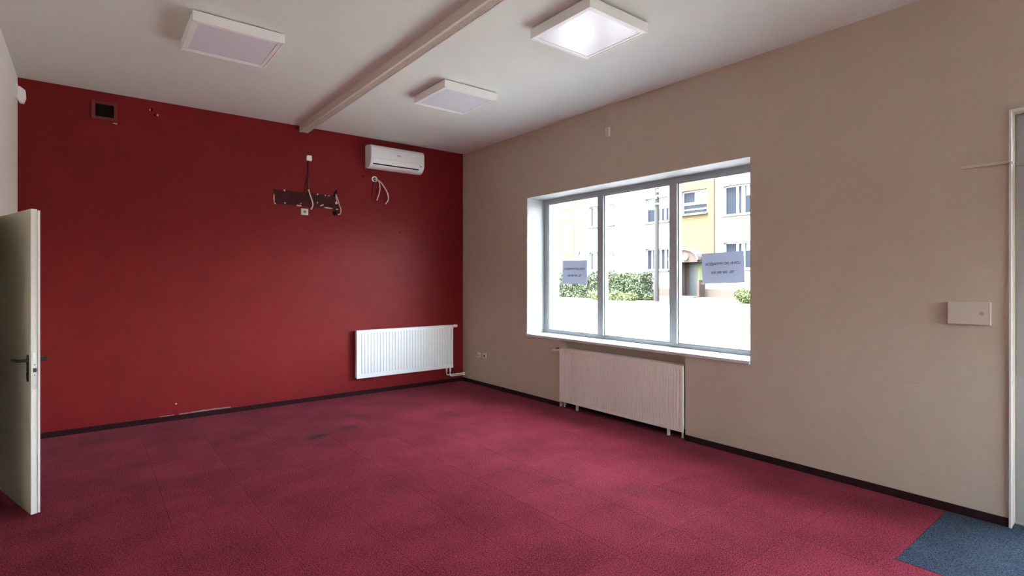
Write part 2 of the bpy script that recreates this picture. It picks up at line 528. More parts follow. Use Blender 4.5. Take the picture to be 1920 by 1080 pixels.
# ---- rear window (added behind the camera to brighten the room)
rw = empty('added_fill_window', (3.35, YR - 0.2, RZ0), label='added two-pane fill-light window in the wall behind the camera', cat='window', kind='structure')
mb = MB()
mb.box(RX0, RX0 + 0.08, YR - 0.22, YR - 0.15, RZ0, RZ1).box(RX1 - 0.08, RX1, YR - 0.22, YR - 0.15, RZ0, RZ1)
mb.box(RX0 + 0.08, RX1 - 0.08, YR - 0.22, YR - 0.15, RZ0, RZ0 + 0.07).box(RX0 + 0.08, RX1 - 0.08, YR - 0.22, YR - 0.15, RZ1 - 0.07, RZ1)
mb.build('window_frame', 'alu_white', rw)
MB().box(3.31, 3.39, YR - 0.22, YR - 0.15, RZ0 + 0.07, RZ1 - 0.07).build('mullion', 'alu_white', rw)
for a, b in ((RX0 + 0.08, 3.31), (3.39, RX1 - 0.08)): MB().box(a, b, YR - 0.19, YR - 0.184, RZ0 + 0.07, RZ1 - 0.07).build('pane', 'glass', rw)

# ---- entrance door at the right edge
dr = empty('door_2', (XW + 0.15, 0.146, FL), label='pale grey glazed entrance door at the right edge', cat='door', kind='structure')
DX0, DX1 = XW + 0.118, XW + 0.185
mb = MB()
mb.box(DX0, DX1, DY1 - 0.11, DY1, FL, DZ1).box(DX0, DX1, DY0, DY0 + 0.07, FL, DZ1).box(DX0, DX1, DY0 + 0.07, DY1 - 0.11, DZ1 - 0.08, DZ1)
mb.build('door_frame', 'door_grey', dr, bevel=0.004)
MB().box(DX0, DX1, DY0 + 0.07, DY1 - 0.11, 2.24, 2.30).build('transom_bar', 'door_grey', dr, bevel=0.004)
MB().box(DX0 - 0.0015, DX0 + 0.002, DY1 - 0.11, DY1 - 0.001, 2.288, 2.292).build('frame_joint', 'grey_print', dr)
MB().box(DX0 + 0.03, DX0 + 0.036, DY0 + 0.07, DY1 - 0.11, 2.30, DZ1 - 0.08).build('pane', 'glass', dr)
a, b = DY0 + 0.075, DY1 - 0.115
mb = MB().box(DX0 + 0.005, DX1 - 0.005, a, a + 0.09, FL + 0.01, 2.235).box(DX0 + 0.005, DX1 - 0.005, b - 0.09, b, FL + 0.01, 2.235)
mb.box(DX0 + 0.005, DX1 - 0.005, a + 0.09, b - 0.09, 2.145, 2.235).box(DX0 + 0.005, DX1 - 0.005, a + 0.09, b - 0.09, FL + 0.01, FL + 0.26).box(DX0 + 0.005, DX1 - 0.005, a + 0.09, b - 0.09, 0.95, 1.03)
leaf = mb.build('door_leaf', 'door_grey', dr, bevel=0.003)
MB().box(DX0 + 0.03, DX0 + 0.036, a + 0.09, b - 0.09, FL + 0.26, 0.95).build('pane', 'glass', dr)
MB().box(DX0 + 0.03, DX0 + 0.036, a + 0.09, b - 0.09, 1.03, 2.145).build('pane', 'glass', dr)
MB().tube([(DX0 + 0.005, b - 0.045, 1.0), (DX0 - 0.045, b - 0.045, 1.0), (DX0 - 0.05, b - 0.10, 1.0), (DX0 - 0.05, b - 0.16, 1.0)], 0.009).build('handle', 'steel', dr, smooth=True)
MB().box(DX0 - 0.02, XG, DY0, DY1, FL - 0.02, FL + 0.008).build('threshold', 'door_grey', dr)

# ---- left door: hall behind, frame, leaf standing ajar
mb = MB()
mb.box(XL - 1.9, XL - 1.8, LY0 - 0.8, LY1 + 0.8, FL - 0.1, 2.7).box(XL - 1.9, XL - 0.16, LY0 - 0.9, LY0 - 0.8, FL - 0.1, 2.7).box(XL - 1.9, XL - 0.16, LY1 + 0.8, LY1 + 0.9, FL - 0.1, 2.7)
mb.build('wall_hall', 'wall_cream', label='hall wall beyond the open door', cat='wall', kind='structure')
MB().box(XL - 1.9, XL - 0.16, LY0 - 0.9, LY1 + 0.9, 2.7, 2.8).build('ceiling_hall', 'ceiling_white', label='hall ceiling beyond the open door', cat='ceiling', kind='structure')
MB().box(XL - 1.9, XL - 0.0, LY0 - 0.9, LY1 + 0.9, FL - 0.1, FL - 0.008).build('floor_hall', 'base_dark', label='dark hall floor beyond the open door', cat='floor', kind='structure')
mb = MB()
mb.box(XL - 0.17, XL + 0.012, LY1 - 0.02, LY1 + 0.06, FL, LZ1 + 0.06).box(XL - 0.17, XL + 0.012, LY0 - 0.06, LY0 + 0.02, FL, LZ1 + 0.06).box(XL - 0.17, XL + 0.012, LY0 + 0.02, LY1 - 0.02, LZ1 - 0.015, LZ1 + 0.06)
mb.build('trim_1', 'door_paint', bevel=0.003, label='cream door frame around the left doorway', cat='door frame', kind='structure')
dl = bpy.data.objects.new('door_1', None); COL.objects.link(dl)
dl.location = (XL + 0.018, 5.60, 0); dl.rotation_euler = (0, 0, math.atan2(-0.958, 0.288))
WPOS[dl.name] = Vector((0, 0, 0))
tag(dl, 'cream interior door standing ajar at the left edge', 'door', None, 'structure')
LW = 0.848; LT = 2.024; LB = -0.012
MB().box(0.0, LW, -0.021, -0.019, LB, LT).build('door_face', 'door_paint', dl)
MB().box(0.0, LW, -0.019, 0.012, LB, LT).build('door_core', 'door_edge', dl, bevel=0.0015)
MB().box(-0.012, LW + 0.013, 0.012, 0.024, LB + 0.006, LT - 0.008).build('door_flange', 'door_edge', dl, bevel=0.002)
lp = MB().prism([(y, z) for y, z in [(-0.013, 0.83), (-0.010, 0.822), (0.0, 0.818), (0.006, 0.822), (0.009, 0.83), (0.009, 1.058), (0.006, 1.066), (0.0, 1.07), (-0.010, 1.066), (-0.013, 1.058)]], 'x', LW - 0.001, LW + 0.002).build('lock_plate', 'steel', dl)
MB().box(LW + 0.001, LW + 0.012, -0.010, 0.006, 0.935, 0.962).build('latch_bolt', 'black_metal', lp)
MB().cyl((-0.002, 0.985), 'x', 0.0035, LW + 0.001, LW + 0.004, 10).build('screw', 'black_metal', lp)
MB().cyl((-0.002, 0.915), 'x', 0.0035, LW + 0.001, LW + 0.004, 10).build('screw', 'black_metal', lp)
for sgn, y0 in ((-1, -0.021), (1, 0.024)):
    hx = LW - 0.055
    pts = [(hx + 0.016 * math.cos(a_), 0.884 + 0.016 * math.sin(a_)) for a_ in [math.pi + math.pi * i / 8 for i in range(9)]] + [(hx + 0.016 * math.cos(a_), 1.032 + 0.016 * math.sin(a_)) for a_ in [math.pi * i / 8 for i in range(9)]]
    hp = MB().prism(pts, 'y', min(y0, y0 + sgn * 0.007), max(y0, y0 + sgn * 0.007)).build('handle_plate', 'black_metal', dl, bevel=0.0015)
    MB().tube(spline([(hx, y0, 1.010), (hx, y0 + sgn * 0.045, 1.010), (hx - 0.02, y0 + sgn * 0.056, 1.010), (hx - 0.07, y0 + sgn * 0.056, 1.009), (hx - 0.128, y0 + sgn * 0.054, 1.005)], 5), [0.010] * 10 + [0.0105] * 10 + [0.008], 10).build('lever', 'black_metal', hp, smooth=True)
    MB().cyl((hx, 0.92), 'y', 0.009, min(y0, y0 + sgn * 0.009), max(y0, y0 + sgn * 0.009), 14).build('keyhole', 'dark', hp)

# ------------------------------------------------------------------ ceiling lights
def ceiling_light(cx, cy, label):
    e = empty('ceiling_light', (cx, cy, H - 0.085), label, 'ceiling light', 'square surface-mounted ceiling lights')
    h = 0.32; t = 0.012; z0, z1 = H - 0.085, H - 0.008
    m_ = MB()
    m_.box(cx - h, cx + h, cy - h, cy - h + t, z0, z1).box(cx - h, cx + h, cy + h - t, cy + h, z0, z1)
    m_.box(cx - h, cx - h + t, cy - h + t, cy + h - t, z0, z1).box(cx + h - t, cx + h, cy - h + t, cy + h - t, z0, z1)
    m_.build('housing', 'white_plastic', e, bevel=0.002)
    m_ = MB(); w = 0.030
    a, b = h - t, h - t - w
    m_.box(cx - a, cx + a, cy - a, cy - b, z0 + 0.003, z0 + 0.012).box(cx - a, cx + a, cy + b, cy + a, z0 + 0.003, z0 + 0.012)
    m_.box(cx - a, cx - b, cy - b, cy + b, z0 + 0.003, z0 + 0.012).box(cx + b, cx + a, cy - b, cy + b, z0 + 0.003, z0 + 0.012)
    m_.build('rim', 'white_plastic', e, bevel=0.0015)
    MB().box(cx - b, cx + b, cy - b, cy + b, z0 + 0.006, z0 + 0.010).build('diffuser', 'diffuser', e)
    MB().box(cx - h + 0.02, cx + h - 0.02, cy - h + 0.02, cy + h - 0.02, z1 - 0.003, H).build('mounting_plate', 'grey_print', e)
ceiling_light(0.915, 4.825, 'square white ceiling light left of the ceiling duct')
ceiling_light(3.045, 2.90, 'large-looking bright ceiling light nearest the camera, right of the ceiling duct')
ceiling_light(3.06, 4.855, 'smaller-looking ceiling light between the duct and the far corner')

# ------------------------------------------------------------------ slotted duct across the ceiling
DX_0, DX_1, DZ = 2.122, 2.226, H - 0.078
duct = empty('ceiling_duct', (2.174, 2.4, DZ), 'long slotted cream duct running across the ceiling to the red wall', 'duct')
ya, yb = YR, YW
mb = MB()
mb.box(DX_0, DX_0 + 0.006, ya, yb, DZ + 0.004, H).box(DX_1 - 0.006, DX_1, ya, yb, DZ + 0.004, H)
mb.build('body', 'duct', duct)
MB().box(DX_0 + 0.006, DX_1 - 0.006, ya, yb, DZ + 0.030, DZ + 0.036).build('void_shade_plate', 'duct_void_shade', duct)  # plate coloured dark to paint in the shade behind the slots
MB().box(DX_0, DX_0 + 0.026, ya, yb, DZ, DZ + 0.006).build('edge_strip', 'duct', duct, bevel=0.0015)
MB().box(DX_1 - 0.014, DX_1, ya, yb, DZ, DZ + 0.006).build('edge_strip', 'duct', duct, bevel=0.0015)
mb = MB()
g0, g1 = DX_0 + 0.026, DX_1 - 0.014
for k in range(1, 5):
    x = g0 + (g1 - g0) * k / 5
    mb.box(x - 0.0025, x + 0.0025, ya, yb, DZ + 0.002, DZ + 0.007)
y = ya + 0.01
while y < yb - 0.01:
    mb.box(g0, g1, y, y + 0.009, DZ + 0.0035, DZ + 0.0065)
    y += 0.020
mb.build('grille', 'duct', duct)

# ------------------------------------------------------------------ air conditioner
ac = empty('air_conditioner', (3.415, YW - 0.1, 3.08), 'white split air conditioner high on the red wall near the corner', 'air conditioner')
def prof(pts): return [(YW - d, z) for d, z in pts]
full = [(0.0, 3.10), (0.0, 3.402), (0.03, 3.412), (0.10, 3.408), (0.165, 3.392), (0.188, 3.375), (0.197, 3.345), (0.198, 3.20), (0.190, 3.165), (0.170, 3.130), (0.135, 3.102), (0.085, 3.088)]
MB().prism(prof(full), 'x', 3.006, 3.824).build('body', 'white_plastic', ac, bevel=0.004, smooth=True)
front = [(0.160, 3.400), (0.190, 3.382), (0.203, 3.350), (0.205, 3.215), (0.190, 3.215), (0.190, 3.35), (0.18, 3.37)]
fp = MB().prism(prof(front), 'x', 3.012, 3.818).build('front_panel', 'white_plastic', ac, bevel=0.003, smooth=True)
flap = [(0.203, 3.208), (0.199, 3.178), (0.184, 3.147), (0.178, 3.150), (0.190, 3.18), (0.194, 3.208)]
MB().prism(prof(flap), 'x', 3.04, 3.745).build('air_flap', 'white_plastic', ac, bevel=0.001, smooth=True)
slot = [(0.1845, 3.147), (0.176, 3.133), (0.168, 3.137), (0.176, 3.150)]
MB().prism(prof(slot), 'x', 3.045, 3.74).build('outlet_slot', 'dark', ac)
MB().box(3.760, 3.778, YW - 0.200, YW - 0.196, 3.178, 3.190).build('display', 'dark', ac)
MB().box(3.735, 3.752, YW - 0.200, YW - 0.195, 3.190, 3.200).build('indicator', 'grey_print', ac)
lg = MB()
for x0, w_, z_ in ((3.395, 0.012, 0.011), (3.409, 0.009, 0.009), (3.420, 0.009, 0.009), (3.431, 0.012, 0.010)):
    lg.box(x0, x0 + w_, YW - 0.2062, YW - 0.2045, 3.283, 3.283 + z_)
lg.build('logo', 'grey_print', fp)

# ------------------------------------------------------------------ radiators (local frame: u along the width, d out of the wall)
def radiator(name_label, M, width, z0, z1, nribs, depth0, depth1, marg_u, marg_t, marg_b, loc, paint):
    """M maps (u, d, z) -> world; front plane at d = depth1, back panel at depth0"""
    e = empty('radiator', loc, name_label, 'radiator', 'white panel radiators')
    def B(mb_, u0, u1, d0, d1, za, zb):
        p = M(u0, d0, za); q = M(u1, d1, zb)
        mb_.box(min(p[0], q[0]), max(p[0], q[0]), min(p[1], q[1]), max(p[1], q[1]), za, zb)
    gd = 0.010
    m_ = MB()
    B(m_, 0, width, depth1 - 0.022, depth1 - gd, z0, z1)
    B(m_, 0, width, depth1 - gd, depth1, z1 - marg_t, z1)
    B(m_, 0, width, depth1 - gd, depth1, z0, z0 + marg_b)
    B(m_, 0, marg_u, depth1 - gd, depth1, z0 + marg_b, z1 - marg_t)
    B(m_, width - marg_u, width, depth1 - gd, depth1, z0 + marg_b, z1 - marg_t)
    p_ = (width - 2 * marg_u) / nribs
    za, zb = z0 + marg_b, z1 - marg_t
    for k in range(1, nribs):      # ribs between the grooves: trapezoid section
        c = marg_u + p_ * k
        w0, w1 = p_ * 0.39, p_ * 0.26
        n = len(m_.v)
        for z in (za, zb):
            for (u, d) in ((c - w0, depth1 - gd), (c - w1, depth1), (c + w1, depth1), (c + w0, depth1 - gd)):
                q = M(u, d, z); m_.v.append((q[0], q[1], z))
        m_.f += [(n, n + 1, n + 5, n + 4), (n + 1, n + 2, n + 6, n + 5), (n + 2, n + 3, n + 7, n + 6), (n, n + 1, n + 2, n + 3), (n + 4, n + 5, n + 6, n + 7)]
    m_.build('front_panel', paint, e)
    m_ = MB(); B(m_, 0.004, width - 0.004, depth0, depth0 + 0.014, z0 + 0.004, z1 - 0.004)
    m_.build('back_panel', paint, e, bevel=0.002)
    m_ = MB()
    n = int(width / 0.05)
    for k in range(1, n):
        u = width * k / n
        B(m_, u - 0.001, u + 0.001, depth0 + 0.014, depth1 - 0.022, z0 + 0.06, z1 - 0.06)
    m_.build('convector_fins', paint, e)
    m_ = MB()
    B(m_, 0.0, width, depth0 + 0.012, depth0 + 0.022, z1 - 0.003, z1 + 0.001)
    B(m_, 0.0, width, depth1 - 0.026, depth1 - 0.016, z1 - 0.003, z1 + 0.001)
    k = 0.0
    while k < width:
        B(m_, k, k + 0.006, depth0 + 0.022, depth1 - 0.026, z1 - 0.003, z1 + 0.001)
        k += 0.018
    m_.build('top_grille', paint, e)
    for u in (0.12, width - 0.12 - 0.03):
        m_ = MB(); B(m_, u, u + 0.03, 0.0, depth0, z0 + 0.05, z1 - 0.05)
        m_.build('bracket', paint, e)
    return e
# red wall: u = x
r1 = radiator('bright white panel radiator hanging on the red wall by the corner', lambda u, d, z: (2.847 + u, YW - d, z), 1.528, 0.212, 0.862, 32, 0.026, 0.100, 0.040, 0.040, 0.060, (3.611, YW - 0.06, 0.21), 'white_paint')
mb = MB().tube([(4.375, YW - 0.062, 0.845), (4.40, YW - 0.062, 0.845)], 0.012, 12).tube([(4.40, YW - 0.062, 0.845), (4.415, YW - 0.062, 0.845), (4.455, YW - 0.062, 0.845), (4.468, YW - 0.062, 0.845)], [0.019, 0.024, 0.024, 0.019], 14)
mb.build('thermostat_head', 'white_plastic', r1, smooth=True)
for x, zz, ye in ((4.292, 0.100, -0.045), (4.348, 0.078, -0.055)):
    p = [(x, YW + ye, 0.215), (x, YW + ye, zz + 0.03), (x + 0.006, YW + ye, zz + 0.009), (x + 0.03, YW + ye, zz), (4.50, YW + ye, zz - 0.001), (XW + 0.001, YW + ye, zz - 0.002)]
    MB().tube(spline(p, 5), 0.008, 10).build('pipe', 'white_paint', r1, smooth=True)
    MB().cyl((x, YW + ye), 'z', 0.014, 0.150, 0.205, 14).build('valve', 'white_plastic', r1, smooth=True)
# niche: u = -y
r2 = radiator('white panel radiator in the niche below the shop window', lambda u, d, z: (XW + 0.13 - d, 4.872 - u, z), 1.762, 0.046, 0.702, 52, 0.030, 0.150, 0.030, 0.040, 0.035, (XW, 3.99, FL), 'radiator_warm_lit')
mb = MB().tube([(XW - 0.005, 4.868, 0.675), (XW - 0.022, 4.895, 0.676), (XW - 0.026, 4.93, 0.674)], 0.012, 12).tube([(XW - 0.026, 4.925, 0.675), (XW - 0.027, 4.94, 0.674), (XW - 0.030, 4.975, 0.668), (XW - 0.031, 4.99, 0.665)], [0.015, 0.020, 0.020, 0.012], 14)
mb.build('thermostat_head', 'cream_plastic', r2, smooth=True)
MB().tube([(XW + 0.05, 4.879, 0.69), (XW - 0.018, 4.905, 0.700), (XW - 0.030, 4.975, 0.676)], 0.006, 8).build('valve_guard', 'red_cable', r2, smooth=True)
for yy in (4.60, 3.30):
    MB().box(XW + 0.005, XW + 0.035, yy - 0.012, yy + 0.012, FL + 0.0, 0.06).build('foot', 'white_paint', r2, bevel=0.003)
for yy in (4.84, 3.15):
    MB().cyl((XW + 0.04, yy), 'z', 0.010, FL, 0.06, 10).build('pipe', 'white_paint', r2, smooth=True)

# ------------------------------------------------------------------ red wall fittings
vt = empty('vent_grille', (0.131, YW, 3.23), 'small square red-framed air vent high on the red wall', 'vent')
x0, x1, z0, z1 = 0.022, 0.240, 3.232, 3.428
mb = MB().box(x0, x0 + 0.034, YW - 0.020, YW, z0, z1).box(x1 - 0.030, x1, YW - 0.020, YW, z0, z1).box(x0 + 0.034, x1 - 0.030, YW - 0.020, YW, z1 - 0.034, z1).box(x0 + 0.034, x1 - 0.030, YW - 0.020, YW, z0, z0 + 0.032)
mb.build('frame', 'red_frame', vt, bevel=0.003)
MB().box(x0 + 0.03, x1 - 0.025, YW - 0.003, YW - 0.001, z0 + 0.03, z1 - 0.03).build('opening', 'dark', vt)
for k in range(6):
    z = z0 + 0.042 + k * 0.021
    MB().prism([(YW - 0.004, z + 0.012), (YW - 0.014, z), (YW - 0.014, z + 0.0015), (YW - 0.004, z + 0.0135)], 'x', x0 + 0.034, x1 - 0.030).build('slat', 'dark', vt)
# screw holes left in the red wall
for (x, z, r) in ((0.544, 3.423, 0.016), (0.575, 3.372, 0.013), (2.976, 2.981, 0.012), (3.536, 2.244, 0.010)):
    MB().cyl((x, z), 'y', r, YW - 0.001, YW + 0.001, 12).build('screw_hole', 'dark', wall_b)
for (x, z, w, h_) in ((0.60, 3.377, 0.010, 0.014), (0.22, 3.214, 0.022, 0.006), (0.774, 0.155, 0.009, 0.009), (0.53, 3.42, 0.006, 0.012)):
    MB().prism([(x - w, z - h_ * 0.6), (x + w * 0.8, z - h_), (x + w, z + h_ * 0.5), (x - w * 0.3, z + h_)], 'y', YW - 0.002, YW + 0.001).build('plaster_chip', 'plaster', wall_b)
# the bare strip where a fitting was torn off
out = [(1.808, 2.684), (1.93, 2.681), (2.049, 2.683), (2.16, 2.679), (2.272, 2.683), (2.42, 2.676), (2.563, 2.676), (2.570, 2.60), (2.575, 2.535), (2.551, 2.505), (2.44, 2.502), (2.329, 2.497), (2.215, 2.499), (2.049, 2.502), (1.93, 2.503), (1.84, 2.504), (1.808, 2.509), (1.812, 2.60)]
MB().prism(out, 'y', YW - 0.0016, YW + 0.001).build('bare_patch', 'red_scar', wall_b)
dm = [(2.617, 2.753), (2.590, 2.745), (2.560, 2.688), (2.557, 2.616), (2.575, 2.559), (2.563, 2.487), (2.551, 2.438), (2.575, 2.41), (2.615, 2.415), (2.635, 2.433), (2.640, 2.494), (2.623, 2.563), (2.625, 2.635), (2.608, 2.699)]
MB().prism(dm, 'y', YW - 0.0022, YW + 0.001).build('torn_plaster', 'red_scar', wall_b)
MB().cyl((2.578, 2.447), 'y', 0.028, YW - 0.0032, YW + 0.001, 16).build('torn_hole', 'dark', wall_b)
MB().prism([(2.60, 2.755), (2.62, 2.752), (2.595, 2.70), (2.57, 2.665), (2.56, 2.68), (2.575, 2.72)], 'y', YW - 0.0035, YW).build('torn_hole', 'dark', wall_b)
def chip(x, z, w, h_, tilt=0.0, m_='plaster', d=0.004):
    n = 7; pts = []
    for i in range(n):
        a_ = 2 * math.pi * i / n; k = random.uniform(0.75, 1.1)
        px, pz = w * k * math.cos(a_), h_ * k * math.sin(a_)
        pts.append((x + px * math.cos(tilt) - pz * math.sin(tilt), z + px * math.sin(tilt) + pz * math.cos(tilt)))
    MB().prism(pts, 'y', YW - d, YW + 0.001).build('plaster_chip', m_, wall_b)
for a_ in ((1.941, 2.681, 0.013, 0.014), (1.946, 2.522, 0.012, 0.011), (1.817, 2.575, 0.008, 0.068), (1.828, 2.508, 0.016, 0.007), (2.120, 2.505, 0.037, 0.010),
           (2.142, 2.533, 0.008, 0.008), (2.355, 2.673, 0.012, 0.013), (2.456, 2.668, 0.008, 0.009), (2.503, 2.668, 0.016, 0.006), (2.352, 2.563, 0.008, 0.014),
           (2.410, 2.532, 0.028, 0.010, 0.5), (2.490, 2.504, 0.062, 0.010, -0.06), (2.614, 2.497, 0.022, 0.010), (2.606, 2.585, 0.022, 0.026), (2.604, 2.650, 0.013, 0.045, 0.2), (2.632, 2.43, 0.014, 0.010)):
    chip(*a_)
MB().tube(spline([(2.593, YW - 0.004, 2.697), (2.617, YW - 0.012, 2.634), (2.637, YW - 0.016, 2.564), (2.659, YW - 0.020, 2.494), (2.650, YW - 0.016, 2.440), (2.625, YW - 0.006, 2.426)]), 0.006, 8).build('cable_end', 'ivory_cable', smooth=True,
    label='pale curl of cable at the torn right end of the bare strip', cat='cable')
# small white box with painted cables down to the strip
jb = empty('junction_box', (2.240, YW, 3.092), 'small white junction box on the red wall above the bare strip', 'junction box')
MB().box(2.207, 2.273, YW - 0.030, YW, 3.092, 3.161).build('body', 'white_plastic', jb, bevel=0.004)
MB().box(2.212, 2.268, YW - 0.034, YW - 0.029, 3.122, 3.157).build('lid', 'white_plastic', jb, bevel=0.003)
MB().tube(spline([(2.236, YW - 0.008, 3.095), (2.232, YW - 0.008, 2.95), (2.215, YW - 0.008, 2.82), (2.193, YW - 0.007, 2.690)]), 0.0085, 8).build('painted_cable', 'red_cable', smooth=True,
    label='red-painted cable veering left from the junction box to the bare strip', cat='cable')
MB().tube(spline([(2.248, YW - 0.008, 3.095), (2.244, YW - 0.009, 2.95), (2.228, YW - 0.010, 2.82), (2.235, YW - 0.009, 2.722)]), 0.0085, 8).build('painted_cable', 'red_cable', smooth=True,
    label='red-painted cable running straight down from the junction box to the ivory cable', cat='cable')
MB().tube(spline([(2.235, YW - 0.010, 2.722), (2.252, YW - 0.018, 2.652), (2.277, YW - 0.025, 2.573), (2.284, YW - 0.025, 2.515), (2.264, YW - 0.018, 2.466)]), 0.0085, 8).build('hanging_cable', 'ivory_cable', smooth=True,
    label='short ivory cable hanging across the bare strip above the socket', cat='cable')
so = empty('wall_socket', (2.188, YW, 2.388), 'cream power socket on the red wall under the bare strip', 'socket')
MB().box(2.143, 2.233, YW - 0.012, YW, 2.388, 2.470).build('cover', 'cream_plastic', so, bevel=0.004)
MB().ring((2.188, 2.430), 'y', 0.019, 0.027, YW - 0.016, YW - 0.011).build('socket_ring', 'cream_plastic', so)
MB().cyl((2.188, 2.430), 'y', 0.0185, YW - 0.0128, YW - 0.0118, 18).build('socket_well', 'grey_print', so)
# cable outlet under the air conditioner
MB().ring((3.145, 2.962), 'y', 0.026, 0.042, YW - 0.006, YW + 0.001).build('cable_outlet', 'white_plastic', smooth=True, label='round white cable outlet ring below the air conditioner', cat='outlet')
MB().cyl((3.145, 2.962), 'y', 0.027, YW - 0.002, YW + 0.001, 16).build('cable_hole', 'dark', wall_b)
MB().cyl((3.150, 2.958), 'y', 0.052, YW - 0.0012, YW + 0.001, 20).build('hole_smudge', 'red_scar', wall_b)
MB().tube(spline([(3.140, YW + 0.0, 2.958), (3.165, YW - 0.030, 2.952), (3.200, YW - 0.034, 2.915), (3.209, YW - 0.030, 2.805), (3.170, YW - 0.020, 2.664)]), 0.008, 8).build('hanging_cable', 'ivory_cable', smooth=True,
    label='shorter ivory cable hanging from the outlet ring below the air conditioner', cat='cable')
MB().tube(spline([(3.146, YW + 0.0, 2.962), (3.18, YW - 0.035, 2.948), (3.238, YW - 0.040, 2.902), (3.318, YW - 0.040, 2.785), (3.336, YW - 0.034, 2.690), (3.296, YW - 0.024, 2.625)]), 0.0088, 8).build('hanging_cable', 'ivory_cable', smooth=True,
    label='longer ivory cable curving right from the outlet ring below the air conditioner', cat='cable')
MB().tube(spline([(3.148, YW - 0.004, 2.945), (3.115, YW - 0.006, 2.826), (3.109, YW - 0.006, 2.690), (3.165, YW - 0.006, 2.640), (3.234, YW - 0.006, 2.664)]), 0.006, 8).build('painted_cable', 'red_cable', smooth=True,
    label='red-painted cable looping below the outlet ring', cat='cable')

# ------------------------------------------------------------------ motion sensor high on the left wall
ms = empty('motion_sensor', (XL + 0.03, 6.86, 3.21), 'white motion sensor high on the left wall in the corner', 'sensor')
MB().box(XL, XL + 0.020, 6.84, 6.875, 3.255, 3.40).build('bracket', 'white_plastic', ms, bevel=0.003)
pts = [(XL + 0.016, 3.262), (XL + 0.030, 3.225), (XL + 0.062, 3.222), (XL + 0.078, 3.275), (XL + 0.074, 3.345), (XL + 0.030, 3.378), (XL + 0.016, 3.36)]
MB().prism(pts, 'y', 6.825, 6.89).build('body', 'white_plastic', ms, bevel=0.006, smooth=True)

# ------------------------------------------------------------------ window wall fittings
ws = empty('contact_sensor', (XW, 4.09, 3.168), 'tiny cream sensor box on the beige wall above the window', 'sensor')
MB().box(XW - 0.022, XW, 4.062, 4.118, 3.168, 3.272).build('body', 'cream_plastic', ws, bevel=0.005)
MB().box(XW - 0.024, XW - 0.018, 4.070, 4.110, 3.185, 3.20).build('lens', 'cream_plastic', ws, bevel=0.001)
for i, (y0, y1, lab) in enumerate(((6.612, 6.690, 'pale phone socket near the floor, left of its twin in the far corner'), (6.455, 6.545, 'pale power socket near the floor, right of its twin in the far corner'))):
    s_ = empty('wall_socket', (XW, (y0 + y1) / 2, 0.385), lab, 'socket', 'sockets by the far corner')
    MB().box(XW - 0.011, XW, y0, y1, 0.385, 0.463).build('cover', 'cream_plastic', s_, bevel=0.004)
    if i == 0:
        MB().box(XW - 0.013, XW - 0.010, y0 + 0.026, y1 - 0.028, 0.402, 0.432).build('socket_well', 'grey_print', s_)
    else:
        MB().ring(((y0 + y1) / 2, 0.424), 'x', 0.018, 0.026, XW - 0.014, XW - 0.010).build('socket_ring', 'cream_plastic', s_)
        MB().cyl(((y0 + y1) / 2, 0.424), 'x', 0.0175, XW - 0.0116, XW - 0.0108, 16).build('socket_well', 'plinth_pink', s_)
bx = empty('fuse_box', (XW, 0.919, 1.254), 'pale flat fuse box cover with a finger hole beside the entrance door', 'fuse box')
lid = MB().box(XW - 0.024, XW - 0.002, 0.808, 1.032, 1.254, 1.404).build('cover', 'box_beige', bx, bevel=0.003)
MB().box(XW - 0.004, XW, 0.814, 1.026, 1.260, 1.398).build('back_box', 'box_beige', bx)
MB().cyl((0.853, 1.329), 'x', 0.0135, XW - 0.0250, XW - 0.022, 18).build('finger_hole', 'scratch', bx)
MB().ring((0.853, 1.329), 'x', 0.0135, 0.0155, XW - 0.0254, XW - 0.022).build('hole_rim', 'box_beige', bx)
# cable trunking round the entrance door
tk = empty('cable_trunking', (XW, 0.717, FL), 'thin white cable trunking framing the entrance door', 'trunking')
MB().box(XW - 0.013, XW, 0.709, 0.723, FL, 2.635).build('upright', 'trunk_white', tk, bevel=0.002)
MB().box(XW - 0.013, XW, DY0 - 0.01, 0.709, 2.621, 2.635).build('top_run', 'trunk_white', tk, bevel=0.002)
MB().tube([(XW - 0.008, 0.722, 2.296), (XW - 0.012, 0.712, 2.296), (XW - 0.012, 0.700, 2.295)], [0.008, 0.013, 0.008], 12).build('cable_clip', 'trunk_white', tk, smooth=True)
MB().box(XW - 0.014, XW, 0.7235, 0.964, 2.294, 2.312).build('wall_trunking', 'box_beige', bevel=0.002, label='short beige-painted trunking running left from the entrance door trunking', cat='trunking')

# ------------------------------------------------------------------ paper notices on the glass, printed side out
def notice(yc, zc, w, h, rot, label):
    p = bpy.data.objects.new('paper_notice', None); COL.objects.link(p)
    p.location = (4.9605, yc, zc); p.rotation_euler = (R(rot), 0, 0)
    tag(p, label, 'notice', 'for-rent notices on the shop window')
    WPOS[p.name] = Vector((0, 0, 0))
    MB().box(-0.0006, 0.0006, -w / 2, w / 2, -h / 2, h / 2).build('sheet', 'paper', p)
    from mathutils import Matrix
    # text faces the street (+X): text x -> +Y, text y -> +Z
    base = Matrix(((0, 0, 1, 0), (1, 0, 0, 0), (0, 1, 0, 0), (0, 0, 0, 1)))
    s_ = w / 0.45
    for (t, z, sz) in (('LOKAL DO WYNAJ\u0118CIA', 0.042, 0.0345), ('TEL. 500 900 503', -0.046, 0.0345)):
        text_mesh(t, sz * s_, 'ink', 'lettering', p, Matrix.Translation((0, 0, z)) @ base, 0.0010, True)
    return p
n1 = notice(4.972, 1.652, 0.452, 0.305, 0.6, 'paper notice with mirrored lettering taped to the left window pane')
n2 = notice(2.898, 1.672, 0.452, 0.308, -1.8, 'paper notice with mirrored lettering taped to the right window pane')
MB().box(-0.0009, -0.0003, 0.205, 0.255, -0.160, -0.140).build('tape', 'white_plastic', n2)
